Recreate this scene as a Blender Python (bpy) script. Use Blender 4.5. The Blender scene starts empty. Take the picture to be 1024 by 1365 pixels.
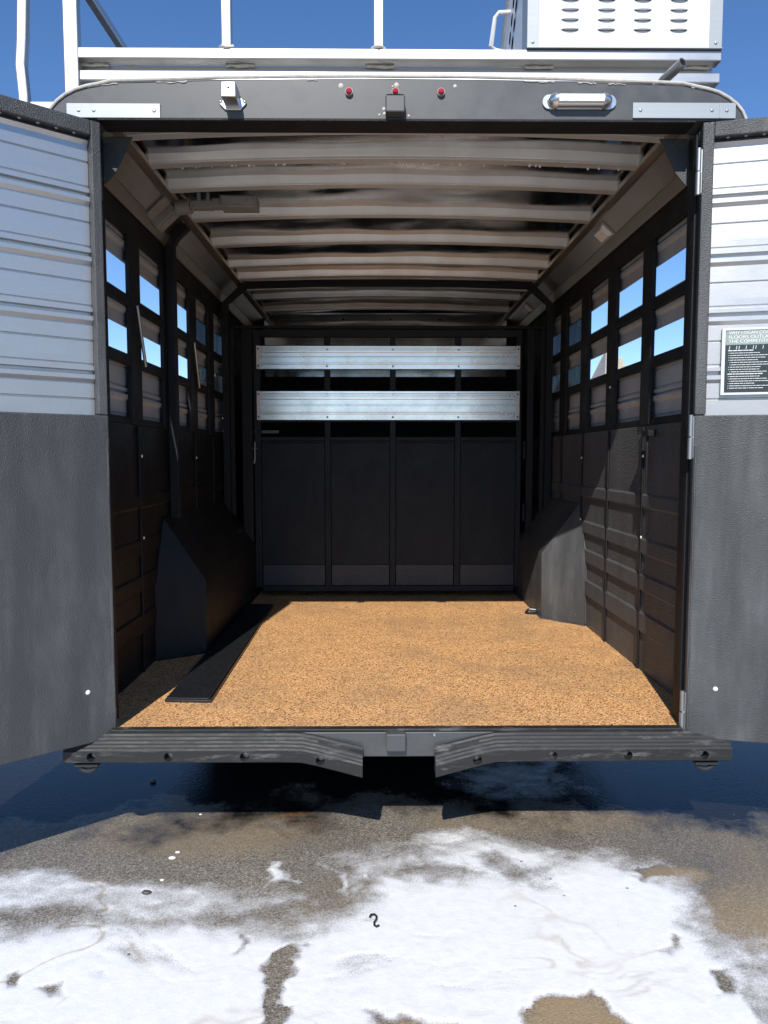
import bpy, bmesh, math, random
import numpy as np
from mathutils import Vector, Matrix
random.seed(7)
R = math.radians
scene = bpy.context.scene
col = scene.collection

# ------------------------------------------------------------------ camera, sky, sun, exposure
cam_d = bpy.data.cameras.new('camera'); cam = bpy.data.objects.new('camera', cam_d); col.objects.link(cam)
cam.location = (-0.07, -2.59, 1.43)
cam.rotation_euler = (R(90) - math.atan(72.5/980), 0, -math.atan(9/980))
cam_d.sensor_fit = 'VERTICAL'; cam_d.sensor_height = 36; cam_d.sensor_width = 27
cam_d.lens = 36*980/1365; cam_d.clip_start = 0.02; cam_d.clip_end = 20000
scene.camera = cam

SUN = Vector((-0.16, -1.0, 0.915)).normalized()          # direction towards the sun
elev = math.asin(SUN.z); azim = math.atan2(SUN.x, SUN.y)  # clockwise from +Y
world = bpy.data.worlds.new('World'); scene.world = world; world.use_nodes = True
wn = world.node_tree.nodes; wl = world.node_tree.links
for n in list(wn): wn.remove(n)
wo = wn.new('ShaderNodeOutputWorld'); bg = wn.new('ShaderNodeBackground'); sky = wn.new('ShaderNodeTexSky')
sky.sky_type = 'NISHITA'; sky.sun_disc = False; sky.sun_elevation = elev; sky.sun_rotation = azim
sky.altitude = 1400; sky.air_density = 1.0; sky.dust_density = 0.0; sky.ozone_density = 3.0
bg.inputs['Strength'].default_value = 0.14
# thin fair-weather cloud low over the horizon, the same all the way round
tc = wn.new('ShaderNodeTexCoord'); mp = wn.new('ShaderNodeMapping'); mp.inputs['Scale'].default_value = (1, 1, 2.6)
cn = wn.new('ShaderNodeTexNoise'); cn.inputs['Scale'].default_value = 3.1; cn.inputs['Detail'].default_value = 7; cn.inputs['Roughness'].default_value = 0.6
cr = wn.new('ShaderNodeMapRange'); cr.inputs['From Min'].default_value = 0.53; cr.inputs['From Max'].default_value = 0.78
sx = wn.new('ShaderNodeSeparateXYZ')
ce = wn.new('ShaderNodeMapRange'); ce.inputs['From Min'].default_value = 0.36; ce.inputs['From Max'].default_value = 0.10
ml = wn.new('ShaderNodeMath'); ml.operation = 'MULTIPLY'
mx = wn.new('ShaderNodeMix'); mx.data_type = 'RGBA'; mx.inputs[7].default_value = (6.6, 7.0, 7.6, 1)
wl.new(tc.outputs['Generated'], mp.inputs['Vector']); wl.new(mp.outputs['Vector'], cn.inputs['Vector'])
wl.new(cn.outputs['Fac'], cr.inputs['Value']); wl.new(tc.outputs['Generated'], sx.inputs['Vector'])
wl.new(sx.outputs['Z'], ce.inputs['Value'])
wl.new(cr.outputs['Result'], ml.inputs[0]); wl.new(ce.outputs['Result'], ml.inputs[1])
wl.new(ml.outputs[0], mx.inputs[0]); hs = wn.new('ShaderNodeHueSaturation'); hs.inputs['Saturation'].default_value = 1.17; hs.inputs['Hue'].default_value = .505; hs.inputs['Value'].default_value = 1.08; wl.new(sky.outputs['Color'], hs.inputs['Color']); wl.new(hs.outputs['Color'], mx.inputs[6])
wl.new(mx.outputs[2], bg.inputs['Color']); wl.new(bg.outputs['Background'], wo.inputs['Surface'])

sd = bpy.data.lights.new('sun', 'SUN'); sd.energy = 5.0; sd.angle = R(0.53); sd.color = (1.0, 0.955, 0.89)
sun = bpy.data.objects.new('sun', sd); col.objects.link(sun)
sun.rotation_euler = SUN.to_track_quat('Z', 'Y').to_euler(); sun.location = (-3, -12, 12)
scene.view_settings.view_transform = 'Standard'; scene.view_settings.look = 'None'
scene.view_settings.exposure = 0.15; scene.view_settings.gamma = 1; scene.view_settings.use_curve_mapping = False
scene.render.engine = 'CYCLES'
scene.cycles.max_bounces = 10; scene.cycles.diffuse_bounces = 5; scene.cycles.glossy_bounces = 5

# ------------------------------------------------------------------ mesh helpers
class MB:
    """collects faces, becomes one mesh object"""
    def __init__(s, M=None): s.v = []; s.f = []; s.m = []; s.sm = []; s.M = M or Matrix()
    def add(s, vs, fs, mi=0, smooth=False):
        k = len(s.v); s.v += [s.M @ Vector(p) for p in vs]
        for f in fs: s.f.append([k+i for i in f]); s.m.append(mi); s.sm.append(smooth)
        return s
    def box(s, a, b, mi=0):
        x0, y0, z0 = [min(p, q) for p, q in zip(a, b)]; x1, y1, z1 = [max(p, q) for p, q in zip(a, b)]
        return s.add([(x0,y0,z0),(x1,y0,z0),(x1,y1,z0),(x0,y1,z0),(x0,y0,z1),(x1,y0,z1),(x1,y1,z1),(x0,y1,z1)],
                     [(0,3,2,1),(4,5,6,7),(0,1,5,4),(1,2,6,5),(2,3,7,6),(3,0,4,7)], mi)
    def prism(s, poly, axis, a, b, mi=0, smooth=False):
        """poly: 2D outline extruded along axis from a to b (x: (y,z)  y: (x,z)  z: (x,y))"""
        def P(p, t): return {'x': (t, p[0], p[1]), 'y': (p[0], t, p[1]), 'z': (p[0], p[1], t)}[axis]
        n = len(poly); vs = [P(p, a) for p in poly] + [P(p, b) for p in poly]
        s.add(vs, [(i, (i+1) % n, n+(i+1) % n, n+i) for i in range(n)], mi, smooth)
        k = len(s.v) - 2*n
        s.f += [[k+i for i in range(n)][::-1], [k+n+i for i in range(n)]]; s.m += [mi, mi]; s.sm += [False, False]
        return s
    def tube(s, pts, r, n=10, mi=0, cap=True, square=False, up=(0, 0, 1)):
        pts = [Vector(p) for p in pts]; rings = []; prev = None
        for i, p in enumerate(pts):
            d = (pts[min(i+1, len(pts)-1)] - pts[max(i-1, 0)]).normalized()
            u = Vector(up) if prev is None else prev
            if abs(d.dot(u)) > .98: u = Vector((0, 1, 0)) if abs(d.y) < .9 else Vector((1, 0, 0))
            w = d.cross(u).normalized(); u = w.cross(d).normalized(); prev = u
            rr = r[i] if isinstance(r, (list, tuple)) else r
            if square: ring = [p + w*a*rr + u*b*rr for a, b in ((-1,-1),(1,-1),(1,1),(-1,1))]
            else: ring = [p + (w*math.cos(2*math.pi*k/n) + u*math.sin(2*math.pi*k/n))*rr for k in range(n)]
            rings.append(ring)
        m = len(rings[0]); vs = [q for g in rings for q in g]
        fs = [(i*m+k, i*m+(k+1) % m, (i+1)*m+(k+1) % m, (i+1)*m+k) for i in range(len(rings)-1) for k in range(m)]
        s.add(vs, fs, mi, not square)
        if cap:
            k = len(s.v)-len(vs); s.f += [[k+i for i in range(m)][::-1], [k+len(vs)-m+i for i in range(m)]]; s.m += [mi, mi]; s.sm += [False, False]
        return s
    def bar(s, a, b, w, h, mi=0, up=(0, 0, 1)):
        a, b = Vector(a), Vector(b); d = (b-a).normalized(); u = Vector(up)
        if abs(d.dot(u)) > .98: u = Vector((0, 1, 0))
        x = d.cross(u).normalized(); u = x.cross(d)
        vs = [p + x*i*w/2 + u*j*h/2 for p in (a, b) for i, j in ((-1,-1),(1,-1),(1,1),(-1,1))]
        return s.add(vs, [(0,1,5,4),(1,2,6,5),(2,3,7,6),(3,0,4,7),(3,2,1,0),(4,5,6,7)], mi)
    def dome(s, c, nrm, r, h, n=12, k=3, mi=0):
        c = Vector(c); nrm = Vector(nrm).normalized(); u = nrm.orthogonal().normalized(); w = nrm.cross(u); vs = []
        for j in range(k):
            a = j/k*math.pi/2
            vs += [c + (u*math.cos(2*math.pi*i/n)+w*math.sin(2*math.pi*i/n))*r*math.cos(a) + nrm*h*math.sin(a) for i in range(n)]
        vs.append(c + nrm*h)
        fs = [(j*n+i, j*n+(i+1) % n, (j+1)*n+(i+1) % n, (j+1)*n+i) for j in range(k-1) for i in range(n)]
        fs += [((k-1)*n+i, (k-1)*n+(i+1) % n, k*n) for i in range(n)]
        return s.add(vs, fs, mi, True)
    def loft(s, secs, mi=0, smooth=False, closed=True, cap=True):
        n = len(secs[0]); vs = [p for q in secs for p in q]
        fs = [(i*n+k, i*n+(k+1) % n, (i+1)*n+(k+1) % n, (i+1)*n+k) for i in range(len(secs)-1) for k in range(n if closed else n-1)]
        s.add(vs, fs, mi, smooth)
        if cap and closed:
            k = len(s.v)-len(vs); s.f += [[k+i for i in range(n)][::-1], [k+len(vs)-n+i for i in range(n)]]; s.m += [mi, mi]; s.sm += [False, False]
        return s
    def text(s, string, size, M, mi=0, depth=0.0, width=None):
        cu = bpy.data.curves.new('lettering', 'FONT'); cu.body = string; cu.size = size; cu.extrude = depth
        o = bpy.data.objects.new('lettering', cu); col.objects.link(o)
        dg = bpy.context.evaluated_depsgraph_get(); me = o.evaluated_get(dg).to_mesh()
        k = 1.0
        if width and len(me.vertices):
            xs = [v.co.x for v in me.vertices]; k = width/(max(xs)-min(xs))
        vs = [M @ Vector((v.co.x*k, v.co.y, v.co.z)) for v in me.vertices]; fs = [tuple(p.vertices) for p in me.polygons]
        s.add(vs, fs, mi); o.to_mesh_clear(); bpy.data.objects.remove(o); bpy.data.curves.remove(cu)
        return s
    def mesh(s, name, mats, centre=False):
        me = bpy.data.meshes.new(name); vs = s.v; c = Vector((0, 0, 0))
        if centre and vs:
            lo = Vector([min(v[i] for v in vs) for i in range(3)]); hi = Vector([max(v[i] for v in vs) for i in range(3)]); c = (lo+hi)/2
        me.from_pydata([tuple(v-c) for v in vs], [], s.f)
        for m in (mats if isinstance(mats, (list, tuple)) else [mats]): me.materials.append(m)
        me.polygons.foreach_set('material_index', s.m); me.polygons.foreach_set('use_smooth', s.sm)
        bm = bmesh.new(); bm.from_mesh(me); bmesh.ops.recalc_face_normals(bm, faces=bm.faces); bm.to_mesh(me); bm.free()
        if any(s.sm): me.set_sharp_from_angle(angle=R(38))
        me.update(); return me, c
    def build(s, name, mats, parent=None, bevel=0, loc=None):
        """mesh given in the coordinates of the top thing (all parents sit at identity below it)"""
        me, c = s.mesh(name, mats, centre=loc is None)
        o = bpy.data.objects.new(name, me); col.objects.link(o)
        if parent is not None:
            o.parent = parent; c = c - ORG.get(parent.name, Vector((0, 0, 0)))
        ORG[o.name] = c + (ORG.get(parent.name, Vector((0, 0, 0))) if parent is not None else Vector((0, 0, 0)))
        o.location = c
        if bevel:
            b = o.modifiers.new('bevel', 'BEVEL'); b.width = bevel; b.segments = 2; b.limit_method = 'ANGLE'; b.angle_limit = R(40)
        return o
ORG = {}
def tag(o, label=None, cat=None, group=None, kind=None):
    if label: o['label'] = label
    if cat: o['category'] = cat
    if group: o['group'] = group
    if kind: o['kind'] = kind
    return o
def empty(name, loc):
    o = bpy.data.objects.new(name, None); col.objects.link(o); o.location = loc; ORG[o.name] = Vector(loc); o.empty_display_size = .1; return o
def inst(name, me, parent, loc, rot=None):
    o = bpy.data.objects.new(name, me); col.objects.link(o); o.parent = parent
    o.location = Vector(loc) - ORG.get(parent.name, Vector((0, 0, 0)))
    if rot: o.rotation_euler = rot
    return o

# ------------------------------------------------------------------ materials
def new_mat(name):
    m = bpy.data.materials.new(name); m.use_nodes = True
    nt = m.node_tree; b = nt.nodes['Principled BSDF']; return m, nt, b
def tex(nt, kind, scale, vec=None, **kw):
    n = nt.nodes.new(kind); n.inputs['Scale'].default_value = scale
    for k, v in kw.items():
        if k in n.inputs: n.inputs[k].default_value = v
    if vec is not None: nt.links.new(vec, n.inputs['Vector'])
    return n
def coords(nt, sc=(1, 1, 1), obj=True):
    t = nt.nodes.new('ShaderNodeTexCoord') if obj else nt.nodes.new('ShaderNodeNewGeometry')
    m = nt.nodes.new('ShaderNodeMapping'); m.inputs['Scale'].default_value = sc
    nt.links.new(t.outputs['Object' if obj else 'Position'], m.inputs['Vector']); return m.outputs['Vector']
def ramp(nt, fac, stops):
    r = nt.nodes.new('ShaderNodeValToRGB'); e = r.color_ramp.elements
    while len(e) < len(stops): e.new(.5)
    for q, (p, c) in zip(e, stops): q.position = p; q.color = (*c, 1) if len(c) == 3 else c
    nt.links.new(fac, r.inputs['Fac']); return r
def maprange(nt, fac, a, b, c, d):
    r = nt.nodes.new('ShaderNodeMapRange'); nt.links.new(fac, r.inputs['Value'])
    for i, v in zip(('From Min', 'From Max', 'To Min', 'To Max'), (a, b, c, d)): r.inputs[i].default_value = v
    return r.outputs['Result']
def mix(nt, fac, a, b, blend='MIX'):
    n = nt.nodes.new('ShaderNodeMix'); n.data_type = 'RGBA'; n.blend_type = blend
    for i, v in ((0, fac), (6, a), (7, b)):
        if isinstance(v, (int, float)): n.inputs[i].default_value = v
        elif isinstance(v, tuple): n.inputs[i].default_value = (*v, 1)
        else: nt.links.new(v, n.inputs[i])
    return n.outputs[2]
def math2(nt, op, a, b):
    n = nt.nodes.new('ShaderNodeMath'); n.operation = op
    for i, v in enumerate((a, b)):
        if isinstance(v, (int, float)): n.inputs[i].default_value = v
        else: nt.links.new(v, n.inputs[i])
    return n.outputs[0]
def bump(nt, b, h, strength, dist, prev=None):
    n = nt.nodes.new('ShaderNodeBump'); n.inputs['Strength'].default_value = strength; n.inputs['Distance'].default_value = dist
    nt.links.new(h, n.inputs['Height'])
    if prev is not None: nt.links.new(prev, n.inputs['Normal'])
    nt.links.new(n.outputs['Normal'], b.inputs['Normal']); return n.outputs['Normal']

def liner(name, base, worn, rough=.48, grain=150, bstr=.55, streak=.5):
    """sprayed textured black coating with pale rubbed and rain-streaked wear"""
    m, nt, b = new_mat(name)
    v = coords(nt); vs = coords(nt, (5, 5, .8))
    s1 = tex(nt, 'ShaderNodeTexNoise', 1.6, vs, Detail=6, Roughness=.65)
    s2 = tex(nt, 'ShaderNodeTexNoise', 5, v, Detail=8, Roughness=.7)
    f = math2(nt, 'MULTIPLY', maprange(nt, s1.outputs['Fac'], .42, .75, 0, 1), maprange(nt, s2.outputs['Fac'], .3, .7, .2, 1))
    f = math2(nt, 'MULTIPLY', f, streak)
    nt.links.new(mix(nt, f, base, worn), b.inputs['Base Color'])
    g1 = tex(nt, 'ShaderNodeTexNoise', grain, v, Detail=3, Roughness=.6)
    g2 = tex(nt, 'ShaderNodeTexVoronoi', grain*.8, v); g2.feature = 'F1'
    n1 = bump(nt, b, g2.outputs['Distance'], bstr, .004)
    bump(nt, b, g1.outputs['Fac'], bstr*.8, .003, n1)
    nt.links.new(maprange(nt, s2.outputs['Fac'], .3, .7, rough-.08, rough+.12), b.inputs['Roughness'])
    return m
def alu(name, base=(.80, .81, .82), rough=.32, grime=.25, metal=1.0, stretch=(.6, 60, 60), dirt=(.33, .29, .24), wave=0.0, tint=None):
    """mill-finish aluminium, drawn along one axis, with a dull film"""
    m, nt, b = new_mat(name)
    v = coords(nt, stretch); vo = coords(nt)
    n1 = tex(nt, 'ShaderNodeTexNoise', 3, v, Detail=6, Roughness=.7)
    n2 = tex(nt, 'ShaderNodeTexNoise', 2.2, vo, Detail=8, Roughness=.68)
    f = math2(nt, 'MULTIPLY', maprange(nt, n2.outputs['Fac'], .38, .72, 0, 1), grime)
    c = mix(nt, f, base, dirt)
    c2 = mix(nt, maprange(nt, n1.outputs['Fac'], .3, .7, 0, .22), c, tuple(x*.62 for x in base))
    nt.links.new(c2, b.inputs['Base Color']); b.inputs['Metallic'].default_value = metal
    nt.links.new(maprange(nt, n2.outputs['Fac'], .3, .7, rough-.07, rough+.13), b.inputs['Roughness'])
    n = bump(nt, b, n1.outputs['Fac'], .10, .002)
    if wave:
        w = tex(nt, 'ShaderNodeTexNoise', 2.3, vo, Detail=2)
        bump(nt, b, w.outputs['Fac'], .5, wave, n)
    return m
def plain(name, base, rough=.5, metal=0, var=.15, bstr=.1, scale=30, spec=None):
    m, nt, b = new_mat(name); v = coords(nt)
    n = tex(nt, 'ShaderNodeTexNoise', scale, v, Detail=6, Roughness=.65)
    nt.links.new(mix(nt, maprange(nt, n.outputs['Fac'], .3, .7, 0, 1), tuple(x*(1-var) for x in base), tuple(min(1, x*(1+var)) for x in base)), b.inputs['Base Color'])
    nt.links.new(maprange(nt, n.outputs['Fac'], .3, .7, max(.02, rough-.08), min(1, rough+.08)), b.inputs['Roughness'])
    b.inputs['Metallic'].default_value = metal
    if bstr: bump(nt, b, n.outputs['Fac'], bstr, .002)
    return m

M_door = liner('door liner coating', (.043, .045, .047), (.15, .153, .155), .46, 330, .42, .75)
M_wall = liner('wall liner coating', (.007, .007, .0078), (.03, .03, .03), .46, 300, .35, .4)  # base darkened to carry the shade of the left wall and well
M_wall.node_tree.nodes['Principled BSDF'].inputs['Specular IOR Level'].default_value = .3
M_wallr = liner('sunlit filmed wall coating', (.022, .022, .023), (.085, .085, .085), .46, 190, .9, .6)  # right wall: sunlight painted as paler base and sheen, over a dried water film
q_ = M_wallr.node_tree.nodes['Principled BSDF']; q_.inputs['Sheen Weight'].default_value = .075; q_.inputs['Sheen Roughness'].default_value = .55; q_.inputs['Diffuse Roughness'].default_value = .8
M_frame = liner('black frame coating', (.008, .0085, .010), (.028, .028, .030), .58, 220, .3, .3)
M_frame.node_tree.nodes['Principled BSDF'].inputs['Specular IOR Level'].default_value = .3
M_gate = liner('gate panel coating', (.005, .0065, .010), (.022, .026, .034), .50, 200, .35, .5)
M_gate.node_tree.nodes['Principled BSDF'].inputs['Specular IOR Level'].default_value = .32
M_kick = liner('gate kick panel coating', (.010, .014, .023), (.03, .035, .045), .40, 200, .35, .6)
M_head = plain('header charcoal paint', (.062, .066, .068), .42, 0, .12, .05, 14)
M_alu = alu('mill aluminium', (.80, .81, .82), .34, .2)
M_aludoor = alu('door slat aluminium', (.53, .53, .53), .36, .2, .78)
M_aluwall = alu('weathered slat aluminium', (.55, .565, .59), .55, .45, .55, stretch=(60, .6, 60))
M_aluslat = alu('polished slat aluminium', (.88, .83, .78), .22, .02, stretch=(.5, 90, 90))
M_skin = alu('roof sheet aluminium', (.50, .50, .50), .11, .5, stretch=(.8, 14, 14), wave=.010)
M_bow = alu('roof bow aluminium', (.80, .80, .78), .36, .40, .55)
M_cove = alu('cove panel aluminium', (.36, .345, .33), .30, .4, stretch=(14, .6, 14), wave=.006)
M_covetrim = alu('cove trim aluminium', (.52, .485, .44), .38, .35, stretch=(40, .6, 40))
M_rack = alu('rack aluminium', (.54, .54, .535), .40, .22, .9)
M_white = plain('white painted sheet', (.66, .665, .67), .35, 0, .03, .03, 6)
M_trim = plain('beige sealant', (.50, .475, .43), .7, 0, .18, .4, 60)
M_silver = alu('reflective plate', (.37, .40, .42), .5, .10, .5)
M_chrome = alu('chrome', (.72, .72, .72), .28, .05)
M_zinc = alu('zinc hardware', (.42, .42, .42), .42, .3)
M_void = plain('dark hollow', (.003, .003, .003), .9, 0, .1, 0); M_void.node_tree.nodes['Principled BSDF'].inputs['Specular IOR Level'].default_value = 0
M_bolt = plain('nylon bolt head', (.72, .72, .70), .35, 0, .06, .03)
M_grey = plain('grey latch plastic', (.24, .235, .225), .5, 0, .15, .1)
M_black = plain('black rubber strip', (.014, .015, .017), .33, 0, .25, .25, 40)
M_tyre = plain('tyre rubber', (.02, .02, .02), .75, 0, .2, .2, 60)
M_lens, nt, b = new_mat('clear lens'); b.inputs['Base Color'].default_value = (.78, .76, .74, 1); b.inputs['Roughness'].default_value = .15
v = coords(nt); w = tex(nt, 'ShaderNodeTexVoronoi', 60, v); bump(nt, b, w.outputs['Distance'], .6, .004)
M_red, nt, b = new_mat('red lens'); b.inputs['Base Color'].default_value = (.42, .015, .035, 1); b.inputs['Roughness'].default_value = .12
w = tex(nt, 'ShaderNodeTexVoronoi', 160, coords(nt)); bump(nt, b, w.outputs['Distance'], .5, .003)
M_tint, nt, b = new_mat('tinted window'); b.inputs['Base Color'].default_value = (.008, .022, .026, 1); b.inputs['Roughness'].default_value = .04
b.inputs['Alpha'].default_value = .80
M_gold = plain('gold print', (.45, .38, .16), .5, 0, .1, 0)

def rubber_mat():
    m, nt, b = new_mat('bumper rubber'); v = coords(nt)
    n = tex(nt, 'ShaderNodeTexNoise', 22, coords(nt, (.35, 1, 2.2)), Detail=9, Roughness=.75)
    n2 = tex(nt, 'ShaderNodeTexNoise', 5, v, Detail=4)
    f = math2(nt, 'MULTIPLY', maprange(nt, n.outputs['Fac'], .52, .66, 0, 1), maprange(nt, n2.outputs['Fac'], .38, .62, .05, .75))
    nt.links.new(mix(nt, f, (.017, .0175, .018), (.17, .17, .17)), b.inputs['Base Color'])
    nt.links.new(maprange(nt, n.outputs['Fac'], .4, .7, .5, .75), b.inputs['Roughness']); b.inputs['Specular IOR Level'].default_value = .35
    bump(nt, b, n.outputs['Fac'], .25, .002); return m
M_rubber = rubber_mat()
def crumb_mat():
    """bound rubber and stone crumb floor, tan and black granules"""
    m, nt, b = new_mat('crumb floor'); v = coords(nt)
    w = tex(nt, 'ShaderNodeTexVoronoi', 235, v, Randomness=1.0)
    sp = nt.nodes.new('ShaderNodeSeparateColor'); nt.links.new(w.outputs['Color'], sp.inputs[0])
    c = ramp(nt, sp.outputs[0], [(0, (.03, .025, .022)), (.09, (.05, .035, .026)), (.15, (.32, .15, .05)), (.40, (.60, .295, .105)), (.62, (.73, .38, .145)), (.85, (.82, .47, .20)), (1.0, (.88, .60, .33))])
    c.color_ramp.interpolation = 'LINEAR'
    big = tex(nt, 'ShaderNodeTexNoise', 2.1, coords(nt, (.9, 1.1, 1)), Detail=9, Roughness=.72)
    d = mix(nt, maprange(nt, big.outputs['Fac'], .45, .68, 0, .58), c.outputs['Color'], (.29, .185, .10))
    fine = tex(nt, 'ShaderNodeTexNoise', 60, v, Detail=3)
    d2 = mix(nt, maprange(nt, fine.outputs['Fac'], .58, .72, 0, .3), d, (.12, .075, .045))
    nt.links.new(d2, b.inputs['Base Color']); b.inputs['Roughness'].default_value = .7
    n = bump(nt, b, w.outputs['Distance'], .6, .003); return m
M_crumb = crumb_mat()

# ------------------------------------------------------------------ ground, hills
def ground_mat():
    m, nt, b = new_mat('washed tarmac')
    v = coords(nt, obj=False)
    w = tex(nt, 'ShaderNodeTexVoronoi', 230, v); sp = nt.nodes.new('ShaderNodeSeparateColor'); nt.links.new(w.outputs['Color'], sp.inputs[0])
    st = ramp(nt, sp.outputs[0], [(0, (.075, .066, .056)), (.3, (.165, .146, .122)), (.65, (.235, .208, .172)), (.9, (.32, .283, .232)), (1, (.44, .395, .33))])
    big = tex(nt, 'ShaderNodeTexNoise', 1.5, v, Detail=8, Roughness=.62)
    st2 = mix(nt, maprange(nt, big.outputs['Fac'], .38, .70, .0, .55), st.outputs['Color'], (.11, .10, .09))
    tanm = tex(nt, 'ShaderNodeTexNoise', 1.1, coords(nt, (1, 1, 1), False), Detail=6, Roughness=.6, W=3); 
    st3 = mix(nt, maprange(nt, tanm.outputs['Fac'], .50, .70, 0, .5), st2, (.27, .205, .125))
    sxs = nt.nodes.new('ShaderNodeSeparateXYZ'); gs = nt.nodes.new('ShaderNodeNewGeometry'); nt.links.new(gs.outputs['Position'], sxs.inputs[0])
    wob = tex(nt, 'ShaderNodeTexNoise', 7, v, Detail=5)
    for cx, cy, rx_, ry_, kk in ((.44, -.86, .20, .16, .75), (.95, -.17, .11, .06, .6), (.03, -.90, .16, .10, .6), (-.70, .10, .40, .16, .35), (.55, .20, .5, .10, .3), (1.10, -.42, .18, .16, .4)):   # tan silt left by the washing water
        ex = math2(nt, 'POWER', math2(nt, 'DIVIDE', math2(nt, 'SUBTRACT', sxs.outputs['X'], cx), rx_), 2.0)
        ey = math2(nt, 'POWER', math2(nt, 'DIVIDE', math2(nt, 'SUBTRACT', sxs.outputs['Y'], cy), ry_), 2.0)
        rr_ = math2(nt, 'ADD', math2(nt, 'ADD', ex, ey), math2(nt, 'MULTIPLY', math2(nt, 'SUBTRACT', wob.outputs['Fac'], .5), 2.2))
        st3 = mix(nt, maprange(nt, rr_, .3, 1.3, kk, 0), st3, (.34, .245, .135))
    # wet film: everything under and just behind the trailer, breaking up towards the open ground
    sx = nt.nodes.new('ShaderNodeSeparateXYZ'); g = nt.nodes.new('ShaderNodeNewGeometry'); nt.links.new(g.outputs['Position'], sx.inputs[0])
    edge = tex(nt, 'ShaderNodeTexNoise', 2.6, v, Detail=6, Roughness=.62)
    yy = math2(nt, 'ADD', sx.outputs['Y'], math2(nt, 'MULTIPLY', math2(nt, 'SUBTRACT', edge.outputs['Fac'], .5), 1.3))
    ax = math2(nt, 'MULTIPLY', math2(nt, 'ABSOLUTE', sx.outputs['X'], 0), .16)
    yy = math2(nt, 'ADD', yy, ax)
    wet = maprange(nt, yy, .26, .50, 0, 1)
    damp = maprange(nt, yy, -.30, .45, .1, 1)
    st4 = mix(nt, math2(nt, 'MULTIPLY', damp, .30), st3, (.05, .045, .040))
    st5 = mix(nt, math2(nt, 'MULTIPLY', wet, .97), st4, (.008, .008, .009))
    # rust drips
    rn = tex(nt, 'ShaderNodeTexNoise', 9, coords(nt, (.45, 1.5, 1), False), Detail=5, Roughness=.6)
    rx = maprange(nt, math2(nt, 'ABSOLUTE', math2(nt, 'ADD', sx.outputs['X'], .55), 0), .08, .34, 1, 0)
    ry = maprange(nt, math2(nt, 'ABSOLUTE', math2(nt, 'SUBTRACT', sx.outputs['Y'], .235), 0), .02, .09, 1, 0)
    rf = math2(nt, 'MULTIPLY', math2(nt, 'MULTIPLY', rx, ry), maprange(nt, rn.outputs['Fac'], .55, .64, 0, .7))
    st6 = mix(nt, rf, st5, (.26, .105, .022))
    nt.links.new(st6, b.inputs['Base Color'])
    nt.links.new(maprange(nt, wet, 0, 1, .62, .10), b.inputs['Roughness'])
    b.inputs['IOR'].default_value = 1.33
    rip = tex(nt, 'ShaderNodeTexNoise', 55, v, Detail=4, Roughness=.6)
    n1 = bump(nt, b, w.outputs['Distance'], .45, .003)
    nt.links.new(maprange(nt, wet, 0, 1, .5, .13), n1.node.inputs['Strength'])
    n2 = nt.nodes.new('ShaderNodeBump'); n2.inputs['Distance'].default_value = .004; n2.inputs['Strength'].default_value = .22
    nt.links.new(rip.outputs['Fac'], n2.inputs['Height']); nt.links.new(n1, n2.inputs['Normal'])
    nt.links.new(n2.outputs['Normal'], b.inputs['Normal'])
    return m
g = MB(); g.add([(-6000, -6000, 0), (6000, -6000, 0), (6000, 6000, 0), (-6000, 6000, 0)], [(0, 1, 2, 3)])
tag(g.build('ground', ground_mat(), loc=True), kind='structure')

def noise2(x, y, seed=0):
    rs = np.random.RandomState(seed); T = rs.rand(256, 256)
    xi = np.floor(x).astype(int); yi = np.floor(y).astype(int); fx = x-xi; fy = y-yi
    fx = fx*fx*(3-2*fx); fy = fy*fy*(3-2*fy)
    a = T[xi % 256, yi % 256]; b_ = T[(xi+1) % 256, yi % 256]; c = T[xi % 256, (yi+1) % 256]; d = T[(xi+1) % 256, (yi+1) % 256]
    return (a*(1-fx)+b_*fx)*(1-fy) + (c*(1-fx)+d*fx)*fy
def fbm(x, y, s, octv=5, seed=0, gain=.55):
    t = 0; a = 1; n = 0
    for i in range(octv): t = t + a*noise2(x*s*2**i+17.3*i+100, y*s*2**i+9.1*i+100, seed+i); n += a; a *= gain
    return t/n
def poly_sd(x, y, P):
    d = np.full(x.shape, 1e9); ins = np.zeros(x.shape, bool)
    for (x0, y0), (x1, y1) in zip(P, P[1:]+P[:1]):
        ex, ey = x1-x0, y1-y0; L = ex*ex+ey*ey+1e-12
        t = np.clip(((x-x0)*ex+(y-y0)*ey)/L, 0, 1); d = np.minimum(d, np.hypot(x-x0-t*ex, y-y0-t*ey))
        cnd = ((y0 > y) != (y1 > y)); xc = x0+(y-y0)*ex/(ey if abs(ey) > 1e-9 else 1e-9); ins ^= cnd & (x < xc)
    return np.where(ins, d, -d)
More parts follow.
